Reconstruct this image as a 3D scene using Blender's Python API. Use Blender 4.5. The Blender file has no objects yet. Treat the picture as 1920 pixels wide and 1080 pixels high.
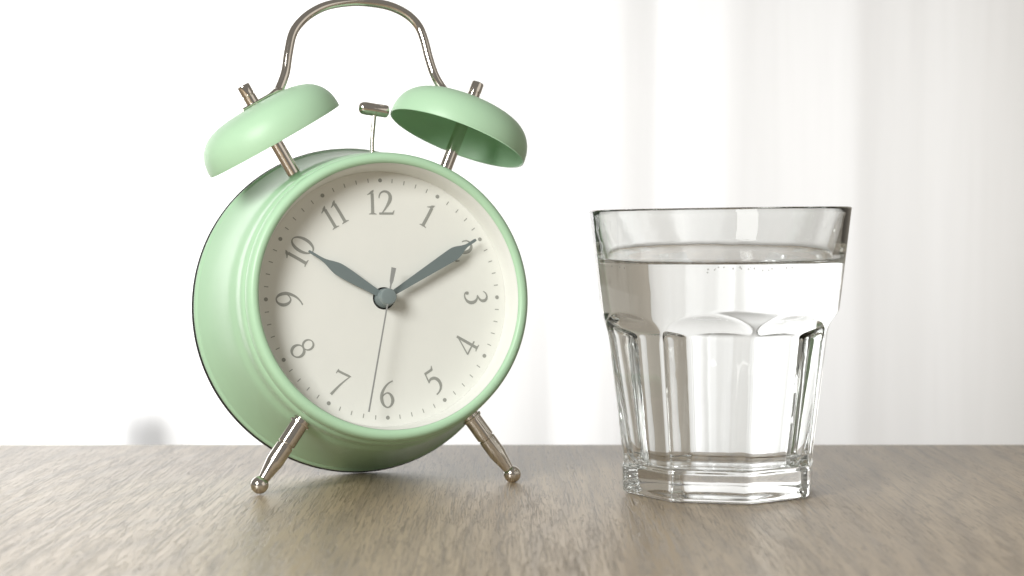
import bpy, bmesh, math, random
from mathutils import Vector, Matrix
random.seed(7)
R = math.radians
scene = bpy.context.scene
COL = scene.collection

# ------------------------------------------------------------------ camera
CAM_H, PITCH, F_PX = 0.08192, 0.0363, 3400.0
cam = bpy.data.cameras.new('camera')
cam.sensor_width = 36.0
cam.lens = 36.0 * F_PX / 1920.0
cam.clip_start, cam.clip_end = 0.02, 50.0
cam.dof.use_dof = True
cam.dof.focus_distance = 0.553
cam.dof.aperture_fstop = 15.0
cam_o = bpy.data.objects.new('camera', cam)
COL.objects.link(cam_o)
cam_o.location = (0, 0, CAM_H)
cam_o.rotation_euler = (math.pi / 2 - PITCH, 0, 0)
scene.camera = cam_o

# ------------------------------------------------------------------ world, lamps, exposure
world = bpy.data.worlds.new('World')
scene.world = world
world.use_nodes = True
bg = world.node_tree.nodes['Background']
bg.inputs['Color'].default_value = (1.0, 0.95, 0.88, 1)     # warm, dim room behind the camera
bg.inputs['Strength'].default_value = 0.23

def area(name, loc, target, sx, sy, watts, col):
    l = bpy.data.lights.new(name, 'AREA')
    l.shape = 'RECTANGLE'; l.size = sx; l.size_y = sy
    l.energy = watts; l.color = col
    o = bpy.data.objects.new(name, l); COL.objects.link(o)
    o.location = loc
    d = Vector(target) - Vector(loc)
    o.rotation_euler = d.to_track_quat('-Z', 'Z').to_euler()
    return o

CURT_Y = 1.75
# daylight of the window behind the sheer curtain
area('window_daylight', (-0.82, CURT_Y + 0.42, 0.15), (-0.82, 0, 0.15), 0.95, 0.54, 17, (1.0, 1.0, 1.0))
area('window_daylight_dim', (0.03, CURT_Y + 0.42, 0.15), (0.03, 0, 0.15), 0.95, 0.54, 3.4, (1.0, 1.0, 1.0))
# softbox standing left of the camera
area('softbox', (-0.48, -0.18, 0.47), (-0.02, 0.55, 0.05), 0.32, 0.42, 9.5, (1.0, 0.995, 0.975))

# large dim warm fill lamp, added right of the camera for the metal's tan side
area('added_fill', (1.05, -0.05, 0.45), (0.0, 0.55, 0.06), 0.9, 0.9, 1.5, (1.0, 0.93, 0.84))

scene.view_settings.view_transform = 'Standard'
scene.view_settings.look = 'None'
scene.view_settings.exposure = 0.0
scene.view_settings.gamma = 1.0
cy = scene.cycles
cy.max_bounces = 24; cy.transmission_bounces = 24; cy.glossy_bounces = 8
cy.diffuse_bounces = 6; cy.transparent_max_bounces = 16
cy.sample_clamp_indirect = 6.0
cy.blur_glossy = 0.6
cy.use_denoising = True

# ------------------------------------------------------------------ helpers
def tag(o, label=None, cat=None, group=None, kind=None):
    if label: o['label'] = label
    if cat: o['category'] = cat
    if group: o['group'] = group
    if kind: o['kind'] = kind
    return o

def mesh(name, verts, faces, mat=None, parent=None, smooth=True, sharp=35, mats=None, fmat=None):
    me = bpy.data.meshes.new(name)
    me.from_pydata([tuple(v) for v in verts], [], faces)
    for m in (mats or [mat]): me.materials.append(m)
    if fmat: me.polygons.foreach_set('material_index', fmat)
    if smooth:
        me.polygons.foreach_set('use_smooth', [True] * len(me.polygons))
        if sharp: me.set_sharp_from_angle(angle=R(sharp))
    me.update()
    o = bpy.data.objects.new(name, me); COL.objects.link(o)
    if parent: o.parent = parent
    return o

def frame(axis, ref=(0, 1, 0)):
    a = Vector(axis).normalized(); r = Vector(ref)
    if abs(a.dot(r)) > 0.95: r = Vector((1, 0, 0))
    u = (r - a * a.dot(r)).normalized(); v = a.cross(u)
    return u, v, a

def lathe_data(prof, origin=(0, 0, 0), axis=(0, 0, 1), n=96, V=None, F=None):
    """prof = [(r, h)]; surface of revolution; faces point outward for a profile drawn bottom to top."""
    V = [] if V is None else V; F = [] if F is None else F
    u, v, a = frame(axis); o = Vector(origin)
    rings = []
    for r, h in prof:
        if r < 1e-9:
            V.append(o + a * h); rings.append([len(V) - 1])
        else:
            s = len(V)
            for i in range(n):
                t = 2 * math.pi * i / n
                V.append(o + a * h + (u * math.cos(t) + v * math.sin(t)) * r)
            rings.append(list(range(s, s + n)))
    for A, B in zip(rings, rings[1:]):
        if len(A) == 1 and len(B) == 1: continue
        for i in range(n):
            j = (i + 1) % n
            if len(A) == 1: F.append((A[0], B[j], B[i]))
            elif len(B) == 1: F.append((A[i], A[j], B[0]))
            else: F.append((A[i], A[j], B[j], B[i]))
    return V, F

def catmull(pts, k=8, closed=False):
    n = len(pts); out = []
    P = [tuple(p) for p in pts]
    segs = n if closed else n - 1
    for i in range(segs):
        if closed: p0, p1, p2, p3 = P[(i-1) % n], P[i], P[(i+1) % n], P[(i+2) % n]
        else: p0, p1, p2, p3 = P[max(i-1, 0)], P[i], P[i+1], P[min(i+2, n-1)]
        for s in range(k):
            t = s / k
            out.append(tuple(0.5 * ((2*b) + (-a + c)*t + (2*a - 5*b + 4*c - d)*t*t + (-a + 3*b - 3*c + d)*t**3)
                             for a, b, c, d in zip(p0, p1, p2, p3)))
    if not closed: out.append(P[-1])
    return out

def tube_data(path, rad, n=20, V=None, F=None, flat=None):
    """tube along path; rad number or list; flat = list of (scale_normal) to squash across the second axis"""
    V = [] if V is None else V; F = [] if F is None else F
    P = [Vector(p) for p in path]; rings = []
    up = Vector((0, 1, 0))
    for i, p in enumerate(P):
        t = (P[min(i+1, len(P)-1)] - P[max(i-1, 0)]).normalized()
        u = (up - t * t.dot(up)).normalized(); v = t.cross(u)
        r = rad[i] if isinstance(rad, (list, tuple)) else rad
        fu, fv = flat[i] if flat else (1, 1)
        s = len(V)
        for k in range(n):
            a = 2 * math.pi * k / n
            V.append(p + u * math.cos(a) * r * fu + v * math.sin(a) * r * fv)
        rings.append(list(range(s, s + n)))
    for A, B in zip(rings, rings[1:]):
        for i in range(n):
            j = (i + 1) % n
            F.append((A[i], A[j], B[j], B[i]))
    F.append(tuple(reversed(rings[0]))); F.append(tuple(rings[-1]))
    return V, F

# ------------------------------------------------------------------ materials
def new_mat(name):
    m = bpy.data.materials.new(name); m.use_nodes = True
    nt = m.node_tree
    return m, nt, nt.nodes['Principled BSDF'], nt.nodes['Material Output']

def N(nt, typ, **kw):
    n = nt.nodes.new(typ)
    for k, v in kw.items(): setattr(n, k, v)
    return n

def coords(nt, scale=(1, 1, 1), rot=(0, 0, 0)):
    tc = N(nt, 'ShaderNodeTexCoord'); mp = N(nt, 'ShaderNodeMapping')
    nt.links.new(tc.outputs['Object'], mp.inputs['Vector'])
    mp.inputs['Scale'].default_value = scale; mp.inputs['Rotation'].default_value = rot
    return mp.outputs['Vector']

def noise(nt, vec, scale, detail=3, rough=0.55, dist=0.0):
    n = N(nt, 'ShaderNodeTexNoise')
    nt.links.new(vec, n.inputs['Vector'])
    n.inputs['Scale'].default_value = scale; n.inputs['Detail'].default_value = detail
    n.inputs['Roughness'].default_value = rough; n.inputs['Distortion'].default_value = dist
    return n.outputs['Fac']

def ramp(nt, fac, stops):
    r = N(nt, 'ShaderNodeValToRGB'); cr = r.color_ramp
    while len(cr.elements) < len(stops): cr.elements.new(0.5)
    for e, (p, c) in zip(cr.elements, stops):
        e.position = p; e.color = (c[0], c[1], c[2], 1) if isinstance(c, (tuple, list)) else (c, c, c, 1)
    nt.links.new(fac, r.inputs['Fac'])
    return r.outputs['Color']

def mathn(nt, op, a, b=None):
    m = N(nt, 'ShaderNodeMath', operation=op)
    for i, x in enumerate((a, b)):
        if x is None: continue
        if isinstance(x, (int, float)): m.inputs[i].default_value = x
        else: nt.links.new(x, m.inputs[i])
    return m.outputs[0]

def mixc(nt, fac, a, b, blend='MIX'):
    m = N(nt, 'ShaderNodeMix', data_type='RGBA', blend_type=blend)
    for sock, x in ((m.inputs[0], fac), (m.inputs[6], a), (m.inputs[7], b)):
        if isinstance(x, (int, float)): sock.default_value = x
        elif isinstance(x, tuple): sock.default_value = (x[0], x[1], x[2], 1)
        else: nt.links.new(x, sock)
    return m.outputs[2]

def bump(nt, bsdf, height, strength, dist):
    b = N(nt, 'ShaderNodeBump'); b.inputs['Strength'].default_value = strength
    b.inputs['Distance'].default_value = dist
    nt.links.new(height, b.inputs['Height']); nt.links.new(b.outputs[0], bsdf.inputs['Normal'])

def painted(name, col, rough, coat=0.0, var=0.02, orange=0.0):
    m, nt, b, out = new_mat(name)
    v = coords(nt)
    f = noise(nt, v, 60, 3)
    nt.links.new(ramp(nt, f, [(0.3, tuple(c * (1 - var) for c in col)), (0.7, tuple(min(1, c * (1 + var)) for c in col))]), b.inputs['Base Color'])
    b.inputs['Roughness'].default_value = rough
    b.inputs['Coat Weight'].default_value = coat; b.inputs['Coat Roughness'].default_value = 0.12
    if orange: bump(nt, b, noise(nt, v, 900, 2), orange, 0.0001)
    return m

MINT = painted('mint_enamel', (0.465, 0.70, 0.475), 0.42, orange=0.04)
MINTG = painted('glossy_mint_enamel', (0.465, 0.70, 0.475), 0.31, orange=0.03)
MINTG.node_tree.nodes['Principled BSDF'].inputs['Specular IOR Level'].default_value = 0.32
MINT.node_tree.nodes['Principled BSDF'].inputs['Specular IOR Level'].default_value = 0.4
DIAL = painted('dial_paper', (0.775, 0.785, 0.735), 0.75, var=0.012)
INK = painted('printed_grey_ink', (0.31, 0.32, 0.29), 0.8)
HAND = painted('blue_grey_hand_paint', (0.165, 0.205, 0.205), 0.5)
CAP = painted('blue_grey_cap_plastic', (0.20, 0.245, 0.245), 0.42)
BLACK = painted('black_plastic', (0.012, 0.012, 0.012), 0.4)
GREYP = painted('blue_grey_post_paint', (0.50, 0.51, 0.54), 0.6)
WALLM = painted('beige_wall_paint', (0.85, 0.79, 0.70), 0.8)

def metal(name, col, rough):
    m, nt, b, out = new_mat(name)
    v = coords(nt)
    b.inputs['Metallic'].default_value = 1.0
    b.inputs['Base Color'].default_value = (*col, 1)
    f = noise(nt, v, 500, 3)
    rr = N(nt, 'ShaderNodeMapRange'); nt.links.new(f, rr.inputs[0])
    rr.inputs[3].default_value = rough * 0.7; rr.inputs[4].default_value = rough * 1.3
    nt.links.new(rr.outputs[0], b.inputs['Roughness'])
    bump(nt, b, noise(nt, v, 700, 2), 0.05, 0.0002)
    return m
NICKEL = metal('polished_nickel', (0.74, 0.695, 0.63), 0.08)
STEEL = painted('grey_painted_steel', (0.30, 0.31, 0.30), 0.35)

def glass_mat(name, ior, col, wavy=0.0):
    m, nt, b, out = new_mat(name); nt.nodes.remove(b)
    g = N(nt, 'ShaderNodeBsdfGlass'); g.inputs['Roughness'].default_value = 0.0
    g.inputs['IOR'].default_value = ior; g.inputs['Color'].default_value = (*col, 1)
    if wavy:
        bp = N(nt, 'ShaderNodeBump'); bp.inputs['Strength'].default_value = wavy; bp.inputs['Distance'].default_value = 0.001
        nt.links.new(noise(nt, coords(nt), 90, 2), bp.inputs['Height']); nt.links.new(bp.outputs[0], g.inputs['Normal'])
    nt.links.new(g.outputs[0], out.inputs['Surface'])
    return m
GLASS = glass_mat('clear_pressed_glass', 1.50, (0.996, 1.0, 0.998), 0.06)
WATER = glass_mat('water_surface', 1.33, (1, 1, 1))
WATER_GLASS = glass_mat('water_against_glass', 1.33 / 1.50, (0.995, 1, 1))

BUBBLE = glass_mat('air_bubble_in_water', 1 / 1.33, (1, 1, 1))

# ---- wood laminate
def wood():
    m, nt, b, out = new_mat('oak_laminate')
    rot = (0, 0, R(2.0))
    vlong = coords(nt, (1, 0.035, 1), rot)
    warp = noise(nt, coords(nt, (1, 0.22, 1), rot), 9, 2)
    # cathedral figure: bands across x, bent by low noise
    tc = N(nt, 'ShaderNodeSeparateXYZ'); nt.links.new(coords(nt, (1, 1, 1), rot), tc.inputs[0])
    xx = mathn(nt, 'ADD', tc.outputs[0], mathn(nt, 'MULTIPLY', warp, 0.16))
    rings = mathn(nt, 'SINE', mathn(nt, 'MULTIPLY', xx, 520.0))
    rings = mathn(nt, 'ADD', mathn(nt, 'MULTIPLY', rings, 0.5), 0.5)
    broad = noise(nt, vlong, 26, 4, 0.6)
    mid = noise(nt, vlong, 160, 4, 0.65)
    c1 = ramp(nt, broad, [(0.30, (0.43, 0.325, 0.205)), (0.52, (0.54, 0.425, 0.280)), (0.72, (0.61, 0.495, 0.340))])
    c2 = mixc(nt, 0.20, c1, ramp(nt, mid, [(0.35, (0.26, 0.186, 0.120)), (0.65, (0.66, 0.53, 0.37))]))
    c3 = mixc(nt, mathn(nt, 'MULTIPLY', mathn(nt, 'POWER', rings, 3.0), 0.30), c2, (0.20, 0.160, 0.125))
    # embossed pores: short thin strokes along the grain
    pv = coords(nt, (1, 0.02, 1), rot)
    def strokes(scale, stretch, width, dscale, lo, hi):
        n = noise(nt, coords(nt, (1, stretch, 1), rot), scale, 2.0, 0.5, 1.0)
        line = ramp(nt, mathn(nt, 'ABSOLUTE', mathn(nt, 'SUBTRACT', n, 0.5)), [(0.0, 1.0), (width, 0.0)])
        brk = ramp(nt, noise(nt, coords(nt, (1, stretch * 2.2, 1), rot), dscale, 2), [(lo, 0.0), (hi, 1.0)])
        return mathn(nt, 'MULTIPLY', line, brk)
    s1 = strokes(760, 0.026, 0.030, 420, 0.40, 0.46)
    s2 = strokes(1500, 0.030, 0.045, 600, 0.42, 0.50)
    fine = noise(nt, pv, 1500, 2, 0.55, 0.8)
    pm = mathn(nt, 'MAXIMUM', s1, mathn(nt, 'MULTIPLY', s2, 0.7))
    c3 = mixc(nt, mathn(nt, 'MULTIPLY', fine, 0.30), c3, (0.26, 0.19, 0.12))
    c4 = mixc(nt, mathn(nt, 'MULTIPLY', pm, 0.75), c3, (0.14, 0.096, 0.055))
    nt.links.new(c4, b.inputs['Base Color'])
    b.inputs['Roughness'].default_value = 0.36
    b.inputs['Specular IOR Level'].default_value = 0.85
    h = mathn(nt, 'SUBTRACT', mathn(nt, 'ADD', mathn(nt, 'MULTIPLY', fine, 0.25), mathn(nt, 'MULTIPLY', rings, 0.10)), mathn(nt, 'MULTIPLY', pm, 0.9))
    bump(nt, b, h, 0.7, 0.00036)
    return m
WOOD = wood()

# ---- curtain
def curtain_mat():
    m, nt, b, out = new_mat('sheer_white_voile'); nt.nodes.remove(b)
    v = coords(nt, (1, 1, 0.02))
    weave = noise(nt, v, 260, 3)
    col = ramp(nt, weave, [(0.3, (0.92, 0.92, 0.912)), (0.7, (0.97, 0.97, 0.965))])
    tr = N(nt, 'ShaderNodeBsdfTranslucent'); df = N(nt, 'ShaderNodeBsdfDiffuse')
    nt.links.new(col, tr.inputs['Color']); nt.links.new(col, df.inputs['Color'])
    mx = N(nt, 'ShaderNodeMixShader'); mx.inputs[0].default_value = 0.62
    nt.links.new(df.outputs[0], mx.inputs[1]); nt.links.new(tr.outputs[0], mx.inputs[2])
    nt.links.new(mx.outputs[0], out.inputs['Surface'])
    return m
VOILE = curtain_mat()

# ------------------------------------------------------------------ table
def build_table():
    x0, x1, y0, y1, th, r = -1.3, 1.3, -0.5, 0.6664, 0.028, 0.0012
    prof = [(y0, -th), (y0, 0.0)]
    prof += [(y1 - r + r * math.sin(a), -r + r * math.cos(a)) for a in [i * math.pi / 12 for i in range(7)]]
    prof += [(y1, -th)]
    V, F = [], []
    for x in (x0, x1):
        for y, z in prof: V.append((x, y, z))
    n = len(prof)
    for i in range(n):
        j = (i + 1) % n
        F.append((i, j, n + j, n + i))
    F.append(tuple(range(n))[::-1]); F.append(tuple(range(n, 2 * n)))
    V2 = [Vector(v) for v in V]
    bm_o = mesh('table', V2, F, WOOD, smooth=True, sharp=30)
    tag(bm_o, 'brown oak grained table top with embossed pores, clock and glass standing on it', 'table')
    return bm_o
build_table()

# ------------------------------------------------------------------ curtain and wall behind
def build_curtain():
    x0, x1, z0, z1 = -1.7, 0.530, -0.75, 1.35
    nx, nz = 1300, 10
    rnd = random.Random(3)
    # pleat phase grows unevenly, so folds differ in width and depth
    ph, amp = [], []
    p = 0.0
    ks = [(rnd.uniform(-0.4, 0.4), rnd.uniform(6, 30), rnd.uniform(0, 6.28)) for _ in range(5)]
    for i in range(nx + 1):
        x = x0 + (x1 - x0) * i / nx
        rate = 50 * (1 + sum(a * math.sin(b * x + c) for a, b, c in ks) * 0.45)
        p += rate * (x1 - x0) / nx
        ph.append(p)
        amp.append(0.0040 + 0.0022 * math.sin(x * 9 + 1.0) + 0.0010 * math.sin(x * 23))
    V, F = [], []
    for k in range(nz + 1):
        z = z0 + (z1 - z0) * k / nz
        for i in range(nx + 1):
            x = x0 + (x1 - x0) * i / nx
            s = math.sin(ph[i] + 0.25 * math.sin(z * 2 + x * 3))
            V.append((x + 0.003 * math.sin(2 * ph[i]), CURT_Y + amp[i] * (s + 0.18 * math.sin(2.3 * ph[i])), z))
    for k in range(nz):
        for i in range(nx):
            a = k * (nx + 1) + i
            F.append((a, a + 1, a + nx + 2, a + nx + 1))
    o = mesh('sheer_curtain', V, F, VOILE, sharp=None)
    tag(o, 'sheer white curtain hanging in soft vertical folds behind the table', 'curtain')
build_curtain()

def build_wall():
    y, d, x0, x1, z0, z1 = CURT_Y + 0.06, 0.12, 0.520, 3.2, -0.75, 2.2
    V = [(x0, y, z0), (x1, y, z0), (x1, y, z1), (x0, y, z1), (x0, y + d, z0), (x1, y + d, z0), (x1, y + d, z1), (x0, y + d, z1)]
    F = [(0, 1, 2, 3), (5, 4, 7, 6), (4, 0, 3, 7), (1, 5, 6, 2), (3, 2, 6, 7), (4, 5, 1, 0)]
    tag(mesh('wall', V, F, WALLM, smooth=False), kind='structure')
build_wall()

def build_post():
    """window post just behind the curtain: seen as a soft shadow through the voile"""
    cx_, y, hw, hd, z0, z1 = -0.362, CURT_Y + 0.034, 0.0200, 0.012, -0.75, -0.088
    prof = [(0, z0), (0.0, z1 - 0.006), (-0.002, z1 - 0.002), (-0.006, z1)]
    V, F = [], []
    for g, z in prof:
        V += [(cx_ - hw - g, y - hd - g, z), (cx_ + hw + g, y - hd - g, z), (cx_ + hw + g, y + hd + g, z), (cx_ - hw - g, y + hd + g, z)]
    for k in range(len(prof) - 1):
        for i in range(4):
            j = (i + 1) % 4
            F.append((4*k + i, 4*k + j, 4*k + 4 + j, 4*k + 4 + i))
    F += [(3, 2, 1, 0), tuple(4 * (len(prof) - 1) + i for i in range(4))]
    tag(mesh('window_post', V, F, GREYP, smooth=False), 'grey window post showing as a soft shadow through the curtain, left of the clock', 'post')
build_post()

# ------------------------------------------------------------------ alarm clock
mm = 0.001
CLK = Vector((-0.03978, 0.56242, 0.05829)); YAW, LEAN, ROLL = 0.33109, -0.13567, 0.00472
ROT = Matrix.Rotation(YAW, 3, 'Z') @ Matrix.Rotation(LEAN, 3, 'X') @ Matrix.Rotation(ROLL, 3, 'Y')
clock = bpy.data.objects.new('alarm_clock', None); COL.objects.link(clock)
clock.empty_display_size = 0.02
base = Vector((CLK.x, CLK.y, 0.0))
clock.matrix_world = Matrix.Translation(base) @ ROT.to_4x4()
OFF = ROT.transposed() @ (CLK - base)
tag(clock, 'mint green twin bell alarm clock on two metal legs showing ten past ten', 'alarm clock')

def cpart(name, V, F, mat, sharp=35, label=None, parent=None):
    o = mesh(name, V, F, mat, parent or clock, sharp=sharp)
    if parent is None: o.location = OFF
    if label: o['label'] = label
    return o

YB = (0, 1, 0)                                   # the clock's own axis, pointing to its back
def L(prof, n=160):                              # prof in mm: (y, r) from front to back
    return lathe_data([(r * mm, y * mm) for y, r in prof], (0, 0, 0), YB, n)

# case with rolled bezel, groove, step and widening drum
V, F = L([(0.2, 40.2), (-3.0, 40.45), (-6.0, 40.75), (-9.2, 41.0), (-9.8, 41.15), (-10.25, 41.6), (-10.45, 42.3), (-10.35, 43.0), (-9.95, 43.6), (-9.3, 44.05), (-8.4, 44.35),
          (-7.2, 44.55), (-6.2, 44.55), (-5.7, 44.48), (-5.4, 44.36), (-5.1, 44.4), (-4.7, 44.7), (-4.1, 45.05),
          (-3.2, 45.4), (-1.6, 45.5), (-0.4, 45.5), (0.8, 45.52), (2.2, 45.62), (3.4, 45.85), (4.6, 46.25), (5.8, 46.65), (7.2, 47.0), (9.4, 47.35), (13.0, 47.85),
          (17.5, 48.5), (22.0, 49.35), (26.0, 50.25), (29.5, 51.2), (31.3, 51.75), (32.6, 52.15), (33.3, 52.3), (33.9, 52.65), (34.5, 53.05), (35.2, 53.25), (36.0, 53.25), (36.5, 52.9), (36.5, 51.5)])
case = cpart('case', V, F, MINTG, 40)
V, F = L([(36.35, 52.7), (36.5, 53.4), (36.9, 53.65), (38.0, 53.6), (38.5, 52.9), (38.6, 51.0), (38.6, 30), (38.6, 0)])
cpart('back_cover', V, F, BLACK)
V, F = L([(-0.05, 39.75), (-1.5, 39.95), (-4.5, 40.3), (-9.0, 40.78), (-9.2, 40.95)])
V = V; F = [tuple(reversed(f)) for f in F]
cpart('inner_ring', V, F, DIAL)

# dial with a round hole for the hand spindle
V, F = lathe_data([(3.5 * mm, 0.8 * mm), (3.5 * mm, 0.0), (39.9 * mm, 0.0)], (0, 0, 0), YB, 160)
F = [tuple(reversed(f)) for f in F]
dial = cpart('dial', V, F, DIAL)
V, F = lathe_data([(3.8 * mm, 0.85 * mm), (0, 0.85 * mm)], (0, 0, 0), YB, 48)
cpart('spindle_hole', V, F, BLACK)

# ---- printed numerals: stroke ribbons (x, y, width), height 1
DG = {
 '1': (0.36, [[(.20, .02, .13), (.205, .45, .125), (.20, .86, .125)], [(.0, .80, .03), (.09, .845, .055), (.19, .91, .11), (.265, 1.0, .012)], [(.05, .012, .024), (.12, .03, .05), (.205, .045, .085), (.29, .03, .05), (.36, .012, .024)]]),
 '2': (0.64, [[(.025, .665, .035), (.035, .76, .05), (.10, .88, .06), (.24, .945, .085), (.40, .90, .11), (.48, .78, .135), (.485, .65, .145), (.43, .50, .13), (.31, .30, .085), (.17, .11, .05), (.13, .07, .04)],
              [(.01, .042, .085), (.30, .045, .09), (.60, .045, .09)], [(.575, .05, .07), (.605, .11, .05), (.64, .175, .02)]]),
 '3': (0.56, [[(.03, .80, .03), (.10, .90, .05), (.24, .955, .07), (.38, .90, .11), (.42, .77, .12), (.35, .64, .08), (.18, .545, .04)],
              [(.18, .55, .035), (.33, .53, .07), (.45, .43, .12), (.49, .27, .135), (.43, .12, .11), (.29, .02, .06), (.14, .01, .05), (.055, .07, .05)],
              [(.03, .115, .02), (.05, .115, .12), (.10, .115, .14), (.15, .115, .11), (.165, .115, .02)]]),
 '4': (0.62, [[(.44, .02, .12), (.44, .5, .12), (.44, 1.0, .10)], [(.47, 1.0, .05), (.24, .62, .05), (.02, .27, .055)], [(.0, .265, .06), (.3, .265, .06), (.62, .265, .06)],
              [(.29, .012, .024), (.36, .03, .05), (.44, .045, .085), (.52, .03, .05), (.59, .012, .024)]]),
 '5': (0.52, [[(.115, .92, .10), (.28, .925, .10), (.43, .93, .10)], [(.42, .91, .10), (.455, .97, .07), (.51, 1.07, .02)], [(.115, .96, .05), (.095, .75, .05), (.07, .52, .055)],
              [(.06, .53, .03), (.14, .60, .08), (.25, .62, .11), (.38, .56, .125), (.455, .42, .13), (.45, .24, .115), (.36, .09, .085), (.22, .0, .06), (.09, -.03, .055)]]),
 '6': (0.60, [[(.55, 1.07, .05), (.38, .98, .06), (.22, .82, .085), (.10, .60, .115), (.07, .38, .13), (.12, .17, .11), (.22, .05, .07), (.32, .02, .055), (.44, .08, .08), (.52, .24, .125), (.51, .40, .125), (.43, .54, .09), (.31, .595, .055), (.19, .54, .05), (.10, .44, .035)]]),
 '7': (0.62, [[(.02, .92, .09), (.30, .93, .09), (.52, .945, .085), (.62, .965, .01)], [(.015, .80, .03), (.02, .90, .045), (.03, 1.0, .03)], [(.58, .955, .03), (.46, .70, .05), (.34, .38, .075), (.22, -.04, .11)]]),
 '9': (0.60, [[(.07, -.07, .055), (.22, .02, .06), (.38, .18, .085), (.49, .40, .115), (.53, .62, .13), (.48, .83, .11), (.38, .95, .07), (.28, .98, .055), (.16, .92, .08), (.08, .76, .125), (.09, .60, .125), (.17, .46, .09), (.29, .405, .055), (.41, .46, .05), (.50, .56, .035)]]),
}
def ring_strokes(cx, cy_, rx, ry, thick, thin, rotdeg=12):
    pts = []
    for i in range(41):
        t = 2 * math.pi * i / 40
        w = thin + (thick - thin) * abs(math.cos(t + R(rotdeg))) ** 1.6
        pts.append((cx + rx * math.cos(t), cy_ + ry * math.sin(t), w))
    return pts
DG['0'] = (0.62, [ring_strokes(.31, .50, .255, .47, .125, .035)])
DG['8'] = (0.56, [ring_strokes(.28, .755, .195, .215, .085, .045, -30), ring_strokes(.28, .275, .235, .255, .115, .05, -30)])
RAW = {'0', '8'}

def numeral(text, hour, flip):
    h = 7.75 * mm
    gap = 0.10
    widths = [DG[c][0] for c in text]
    tot = sum(widths) + gap * (len(text) - 1)
    x = -tot / 2
    ang = hour * math.pi / 6
    rad = 30.1 * mm
    V, F = [], []
    lift = -0.06 * mm; k = 0
    for c, w in zip(text, widths):
        for st in DG[c][1]:
            P = st if c in RAW else catmull(st, 7)
            k += 1
            s = len(V)
            n = len(P)
            for i in range(n):
                a, b = P[max(i-1, 0)], P[min(i+1, n-1)]
                if c in RAW and i in (0, n-1): a, b = P[n-2], P[1]
                dx, dy = b[0]-a[0], b[1]-a[1]; l = math.hypot(dx, dy) or 1
                nx_, ny_ = -dy / l, dx / l
                for sgn in (1, -1):
                    px = (x + P[i][0] + sgn * nx_ * P[i][2] / 2) * h
                    py = (P[i][1] - 0.5 + sgn * ny_ * P[i][2] / 2) * h
                    if flip: px, py = -px, -py
                    # up of the glyph = outward radial
                    py += rad
                    V.append(Vector((px * math.cos(ang) + py * math.sin(ang), lift - k * 0.004 * mm, -px * math.sin(ang) + py * math.cos(ang))))
            for i in range(n - 1):
                F.append((s + 2*i, s + 2*i + 1, s + 2*i + 3, s + 2*i + 2))
        x += w + gap
    o = cpart('numeral', V, F, INK, None, parent=dial)
    return o
for hr, t, fl in [(12, '12', 0), (1, '1', 0), (2, '2', 0), (3, '3', 0), (4, '4', 1), (5, '5', 1), (6, '6', 1), (7, '7', 1), (8, '8', 1), (9, '9', 0), (10, '10', 0), (11, '11', 0)]:
    o = numeral(t, hr, fl); o['label'] = 'grey serif numeral ' + t

V = [Vector((0.62 * mm * math.cos(2*math.pi*i/20), -0.06 * mm, 0.62 * mm * math.sin(2*math.pi*i/20))) for i in range(20)]
dot0 = cpart('hour_dot', V, [tuple(range(20))], INK, None, parent=dial)
V = [Vector((-.13*mm, -.06*mm, -.65*mm)), Vector((.13*mm, -.06*mm, -.65*mm)), Vector((.13*mm, -.06*mm, .65*mm)), Vector((-.13*mm, -.06*mm, .65*mm))]
tick0 = cpart('minute_mark', V, [(0, 1, 2, 3)], INK, None, parent=dial)
fd, ft = True, True
for i in range(60):
    a = i * math.pi / 30
    src = dot0 if i % 5 == 0 else tick0
    if src is dot0 and fd: o = dot0; fd = False
    elif src is tick0 and ft: o = tick0; ft = False
    else:
        o = src.copy(); COL.objects.link(o); o.parent = dial
    o.location = (37.0 * mm * math.sin(a), 0, 37.0 * mm * math.cos(a))
    o.rotation_euler = (0, a, 0)

# ---- hands: outline (r, half width) in mm, extruded
def hand(name, prof, ang, y, th, mat, hub=None):
    pts = catmull(prof, 6)
    V, F = [], []
    n = len(pts)
    for yy in (y - th / 2, y + th / 2):
        for r, w in pts:
            for sgn in (-1, 1):
                px, pz = sgn * w * mm, r * mm
                V.append(Vector((px * math.cos(ang) + pz * math.sin(ang), yy * mm, -px * math.sin(ang) + pz * math.cos(ang))))
    m2 = 2 * n
    for i in range(n - 1):
        a = 2 * i
        F.append((a, a + 1, a + 3, a + 2))
        F.append((m2 + a, m2 + a + 2, m2 + a + 3, m2 + a + 1))
        F.append((a, a + 2, m2 + a + 2, m2 + a)); F.append((a + 1, m2 + a + 1, m2 + a + 3, a + 3))
    F.append((0, m2, m2 + 1, 1)); e = 2 * (n - 1); F.append((e, e + 1, m2 + e + 1, m2 + e))
    if hub: lathe_data([(0, hub[1] * mm), (hub[0] * mm * .9, hub[1] * mm), (hub[0] * mm, (hub[1] + .15) * mm), (hub[0] * mm, hub[2] * mm), (0, hub[2] * mm)], (0, 0, 0), YB, 48, V, F)
    return cpart(name, V, F, mat, 30)
hand('hour_hand', [(0, 1.0), (3.2, 1.05), (7, 1.3), (12, 1.75), (15.5, 1.92), (17.6, 1.85), (19.6, 1.35), (21.5, .75), (23.3, .46), (25, .40), (27.4, .36), (27.9, .22)], R(-58.4), -1.9, 0.35, HAND, (2.95, -2.1, 0.6))
hand('minute_hand', [(0, .8), (3.2, .85), (9, 1.15), (17, 1.6), (23.5, 1.95), (26.2, 2.0), (27.8, 1.65), (29.4, 1.0), (30.8, .58), (32, .48), (34.2, .46), (34.7, .28)], R(58.8), -3.3, 0.35, HAND, (2.8, -3.6, -2.3))
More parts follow.
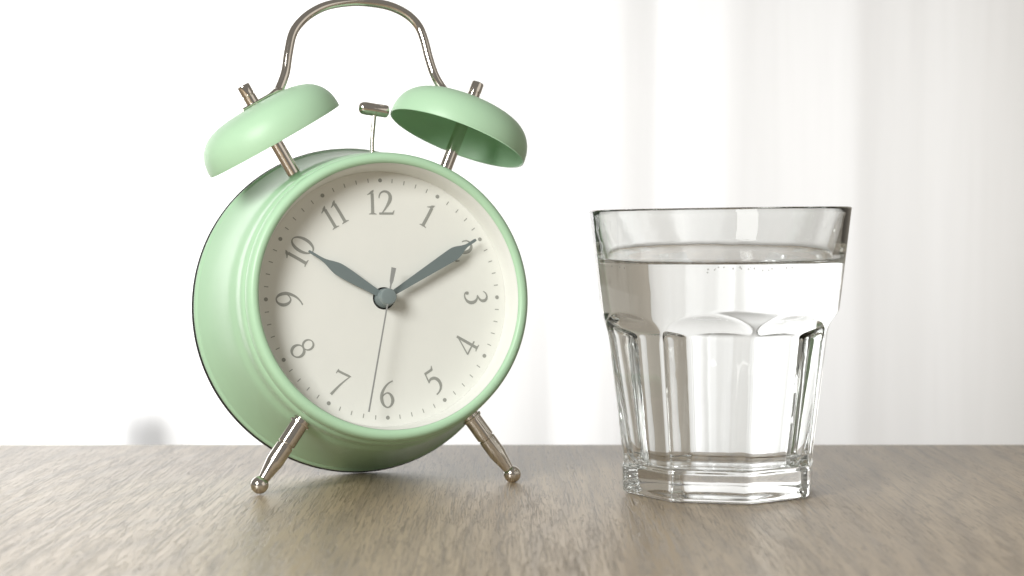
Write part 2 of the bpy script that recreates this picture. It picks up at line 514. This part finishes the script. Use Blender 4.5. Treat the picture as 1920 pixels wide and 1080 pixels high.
hand('second_hand', [(-8.9, .72), (-8.8, .74), (-5.6, .60), (-4.7, .52), (-3.7, .24), (-2.5, .22), (0, .22), (3, .22), (20, .24), (36, .25)], R(192.0), -6.0, 0.25, STEEL)
V, F = lathe_data([(0, -6.35 * mm), (1.6 * mm, -6.32 * mm), (2.3 * mm, -6.2 * mm), (2.55 * mm, -5.85 * mm), (2.6 * mm, -5.2 * mm), (2.6 * mm, -3.5 * mm)], (0, 0, 0), YB, 64)
cpart('hand_cap', V, F, CAP)

# ---- bells with posts and nuts
def build_bell(s):
    T = R(30.5) if s < 0 else R(22.5)
    o0 = Vector((-30.3, 12.0, 50.9)) * mm if s < 0 else Vector((29.4, 12.0, 52.9)) * mm
    ax = Vector((s * math.sin(T), -0.085 if s < 0 else -0.06, math.cos(T))).normalized()
    prof = [(23.1, 0.0), (23.17, 1.2), (22.95, 3.4), (22.25, 5.8), (20.8, 8.2), (18.4, 10.3), (15.0, 11.75), (10.6, 12.6), (5.5, 12.95), (0, 13.05)]
    prof = [p for p in catmull(prof, 4)]
    inner = [(0, 12.2), (5.4, 12.1), (10.3, 11.75), (14.5, 10.95), (17.8, 9.55), (20.1, 7.6), (21.5, 5.4), (22.2, 3.2), (22.45, 1.6), (22.55, .5), (22.72, .02), (22.9, -.08), (23.1, 0.0)]
    full = [(r * mm, h * mm) for r, h in (inner + prof)]
    V, F = lathe_data(full, o0, ax, 128)
    bell = cpart('bell', V, F, MINT, None)
    V, F = lathe_data([(0, -15.5 * mm), (2.1 * mm, -15.5 * mm), (2.1 * mm, 11.95 * mm)], o0, ax, 32)
    cpart('bell_post', V, F, NICKEL)
    nut = [(0, 12.7), (2.05, 12.7), (2.05, 16.2), (1.85, 16.35), (1.85, 16.6), (2.05, 16.75), (2.05, 19.6), (1.9, 19.95), (1.5, 20.1), (0, 20.1)]
    V, F = lathe_data([(r * mm, h * mm) for r, h in nut], o0, ax, 40)
    cpart('bell_nut', V, F, NICKEL)
    return o0, ax
bl, axl = build_bell(-1); br, axr = build_bell(1)

# ---- handle: rod flattened into tabs under the nuts
def build_handle():
    def tab(o0, ax, s, dist, h=13.35): 
        v = Vector((-s * ax.z, 0, s * ax.x))      # towards the middle, along the bell top
        return o0 + ax * (h * mm) + v * (dist * mm)
    rod = [(-28.6, 67.3), (-26.2, 73.0), (-24.9, 79.5), (-23.4, 85.5), (-21.2, 89.3), (-17.1, 93.2), (-11.1, 96.4), (-2.6, 98.2), (4.5, 98.1), (10.4, 96.9), (15.4, 94.3), (18.7, 90.6), (20.3, 86.0), (21.6, 79.5), (23.3, 73.6), (26.0, 68.9)]
    pts = []
    for d in (-4.3, -1.5, 2.0, 5.5, 8.2):
        p = tab(bl, axl, -1, d); pts.append((p.x, p.y, p.z))
    for i, (px, pz) in enumerate(rod[0:]):
        t = 1 - abs(i - 7.5) / 7.5
        pts.append((px * mm, (13.0 + 4.5 * t) * mm, pz * mm))
    for d in (8.0, 5.0, 2.0, -1.5, -4.3):
        p = tab(br, axr, 1, d); pts.append((p.x, p.y, p.z))
    n = len(pts)
    fl = []
    for i in range(n):
        e = min(i, n - 1 - i)
        fl.append((1.55, .42) if e < 4 else ((1.3, .75) if e == 4 else (1.0, 1.0)))
    full = [p + f for p, f in zip(pts, fl)]
    sm = catmull(full, 6)
    V, F = tube_data([q[:3] for q in sm], 1.5 * mm, 20, flat=[q[3:] for q in sm])
    cpart('handle', V, F, NICKEL, 50)
build_handle()

# ---- hammer between the bells
hb = Vector((2.6 * mm, 13 * mm, 62.0 * mm))
hax = Vector((.985, 0, -.12)).normalized()
V, F = lathe_data([(0, -5.5 * mm), (0.8 * mm, -5.4 * mm), (1.5 * mm, -5.0 * mm), (1.95 * mm, -4.2 * mm), (2.1 * mm, -3.2 * mm), (2.05 * mm, -0.1 * mm), (1.95 * mm, 0), (1.95 * mm, .15 * mm), (2.05 * mm, .25 * mm), (2.05 * mm, 3.6 * mm), (1.9 * mm, 4.1 * mm), (1.2 * mm, 4.5 * mm), (0, 4.5 * mm)], hb, hax, 40)
ham = cpart('hammer', V, F, NICKEL)
V, F = tube_data([(1.0 * mm, 13 * mm, 43 * mm), (1.3 * mm, 13 * mm, 52 * mm), (2.4 * mm, 13 * mm, 61 * mm)], 0.7 * mm, 12)
o = cpart('hammer_rod', V, F, NICKEL)

# ---- legs with ball feet
for s in (-1, 1):
    foot = Vector((s * 40.2, 1.2, -55.95)) * mm
    top = Vector((s * 27.0, 1.0, -37.2)) * mm
    ax = (top - foot).normalized(); ln = (top - foot).length / mm
    prof = [(0, 2.0), (1.7, 2.2), (1.8, 3.0), (2.05, 4.6), (2.45, 6.9), (2.62, 7.8), (2.70, 8.4), (2.70, 13.9), (2.60, 14.0), (2.32, 14.1), (2.32, 14.55), (2.66, 14.65), (2.76, 14.8), (2.75, ln), (3.3, ln), (3.3, ln + .6), (2.6, ln + .6)]
    prof = [p for p in prof if p[1] < ln] + [(2.75, ln - 1.2), (3.25, ln - 1.15), (3.3, ln - .6), (2.7, ln - .5), (2.7, ln + 3)]
    V, F = lathe_data([(r * mm, h * mm) for r, h in prof], foot, ax, 40)
    leg = cpart('leg', V, F, NICKEL, 30)
    V, F = lathe_data([(2.72 * mm * math.sin(t), -2.72 * mm * math.cos(t)) for t in [i * math.pi / 24 for i in range(25)]], foot, ax, 40)
    cpart('foot_ball', V, F, NICKEL, None, parent=leg)

# ------------------------------------------------------------------ tumbler with water
GX, GY = 0.06299, 0.55095
PH0 = R(10.5)           # one flute edge sits a little right of the nearest point
NT = 384
def interp(tab, z):
    for (z0, r0), (z1, r1) in zip(tab, tab[1:]):
        if z <= z1:
            t = max(0, min(1, (z - z0) / (z1 - z0))); return r0 + (r1 - r0) * t
    return tab[-1][1]
def sstep(a, b, x):
    t = max(0, min(1, (x - a) / (b - a))); return t * t * (3 - 2 * t)
INNER = [(8.2, 18.0), (8.6, 21.0), (9.8, 22.7), (12.0, 23.6), (24, 25.6), (35, 27.7), (45, 29.6), (58.7, 32.3), (70, 34.4), (80, 36.9), (86.4, 38.3)]
def outer(th, z):
    """outer radius in mm at angle th (0 = towards the camera) and height z mm"""
    seg = math.pi / 4
    u = ((th - PH0) / seg) % 1.0 - 0.5             # -0.5..0.5, 0 in the middle of a flute
    d = u * seg
    rc = 35.7 + (z - 52.2) * 0.116
    rv = 30.1 + (z - 12.5) * 0.123
    rr = rv + (rc - rv) * sstep(46, 53, z)         # ridges between the flutes run into the round body
    flat = rv * 0.9357 / math.cos(d) - 0.30 * (1 - (2 * u) ** 2)
    if z > 47.3: flat += 0.056 * (z - 47.3) ** 2
    if flat - rr > 4: r = rr
    else: r = -0.14 * math.log(math.exp(-(flat - rr) / 0.14) + 1.0) + rr
    flat = r
    if z < 13:
        ap = 30.35 + (z - 5) * 0.02
        bs = ap * math.cos(seg / 2) / math.cos(d)
        bs = -0.10 * math.log(math.exp(-(bs - ap) / 0.10) + math.exp(0.22 / 0.10)) + ap
        if z < 1.2: bs -= (1.2 - z) ** 2 * 0.65
        r = bs + (flat - bs) * sstep(8.0, 9.4, z)
    return r
def tilt(x, z):                                    # the rim is not quite level
    return z + x * 0.014 * sstep(60, 86, z)
def build_glass():
    zo = [0, .25, .6, 1.2, 2, 4, 6, 7.4, 7.7, 7.95, 8.2, 8.45, 8.7, 8.95, 9.2, 9.4, 9.6, 10, 12, 14, 18, 22, 27, 32, 37, 41, 44] + [45 + .25 * i for i in range(46)] + [57, 58.5, 60, 63, 67, 71, 75, 79, 82, 84.4]
    V, F = [], []; rings = []
    def ring(fn):
        s = len(V)
        for i in range(NT):
            th = PH0 + 2 * math.pi * i / NT
            r, z = fn(th)
            x = r * math.sin(th)
            V.append(((x) * mm, -r * math.cos(th) * mm, tilt(x, z) * mm))
        rings.append(range(s, s + NT)); return s
    # underside with shallow punt
    V.append((0, 0, 2.1 * mm)); rings.append([0])
    for r, z in [(6, 2.0), (12, 1.75), (17, 1.3), (20.5, .7), (22.5, .3), (24, .12)]:
        ring(lambda th, r=r, z=z: (r, z))
    for z in zo: ring(lambda th, z=z: (outer(th, z), z))
    # rim, rounded
    ro, ri, zt = 35.7 + (84.4 - 52.2) * .116, 38.0, 84.8
    c, hw = (ro + ri) / 2 + .15, (ro - ri) / 2 + .05
    for k in range(1, 10):
        a = math.pi * k / 10
        ring(lambda th, a=a: (c + hw * math.cos(a), zt + 0.75 * math.sin(a) + .15))
    for z in (84.0, 80, 76, 73, 71.4): ring(lambda th, z=z: (interp(INNER, z), z))
    for A, B in zip(rings, rings[1:]):
        for i in range(NT):
            j = (i + 1) % NT
            if len(A) == 1: F.append((A[0], B[j], B[i]))
            else: F.append((A[i], A[j], B[j], B[i]))
    o = mesh('drinking_glass', V, F, GLASS, sharp=24)
    o.location = (GX, GY, 0.0004)
    tag(o, 'clear fluted tumbler with octagonal base, three quarters full of water', 'glass')
    # water: its side lies on the inner wall of the glass
    V, F, fm = [], [], []
    rings = []
    V.append((0, 0, 8.2 * mm)); rings.append([0])
    def wring(r, z):
        s = len(V)
        for i in range(NT):
            th = PH0 + 2 * math.pi * i / NT
            x = r * math.sin(th)
            V.append((x * mm, -r * math.cos(th) * mm, tilt(x, z) * mm))
        rings.append(range(s, s + NT))
    spec = [(6, 8.2, 0), (12, 8.2, 0), (18, 8.2, 0)] + [(interp(INNER, z), z, 0) for z in (8.6, 9.8, 12, 16, 20, 24, 30, 35, 40, 45, 50, 55, 58.7, 62, 66, 70, 71.4)]
    rw = interp(INNER, 71.4)
    spec += [(rw - .12, 70.75, 1), (rw - .45, 70.25, 1), (rw - 1.0, 69.85, 1), (rw - 1.9, 69.62, 1), (rw - 3.2, 69.52, 1), (24, 69.5, 1), (12, 69.5, 1)]
    for r, z, k in spec: wring(r, z)
    V.append((0, 0, 69.5 * mm)); rings.append([len(V) - 1])
    kinds = [0] + [s[2] for s in spec] + [1]
    for q, (A, B) in enumerate(zip(rings, rings[1:])):
        for i in range(NT):
            j = (i + 1) % NT
            if len(A) == 1: F.append((A[0], B[j], B[i]))
            elif len(B) == 1: F.append((A[i], A[j], B[0]))
            else: F.append((A[i], A[j], B[j], B[i]))
            fm.append(kinds[q + 1])
    w = mesh('water', V, F, None, sharp=50, mats=[WATER_GLASS, WATER], fmat=fm)
    w.location = o.location
    # tiny air bubbles clinging to the wall just under the surface
    rb = random.Random(11); V, F = [], []
    for k in range(26):
        th = R(rb.choice([rb.uniform(-12, 40), rb.uniform(-70, 80)])); z = 69.2 - abs(rb.gauss(0, 0.55)) - .35; rr = rb.uniform(.14, .34)
        r = interp(INNER, z) - rr - .06
        lathe_data([(rr * mm * math.sin(t), -rr * mm * math.cos(t)) for t in [i * math.pi / 8 for i in range(9)]], (r * math.sin(th) * mm, -r * math.cos(th) * mm, tilt(r * math.sin(th), z) * mm), (0, 0, 1), 12, V, F)
    bb = mesh('bubbles', V, F, BUBBLE, w, sharp=None); bb['kind'] = 'stuff'
    tag(w, 'still clear water filling the tumbler up to below its rim', 'water')
build_glass()
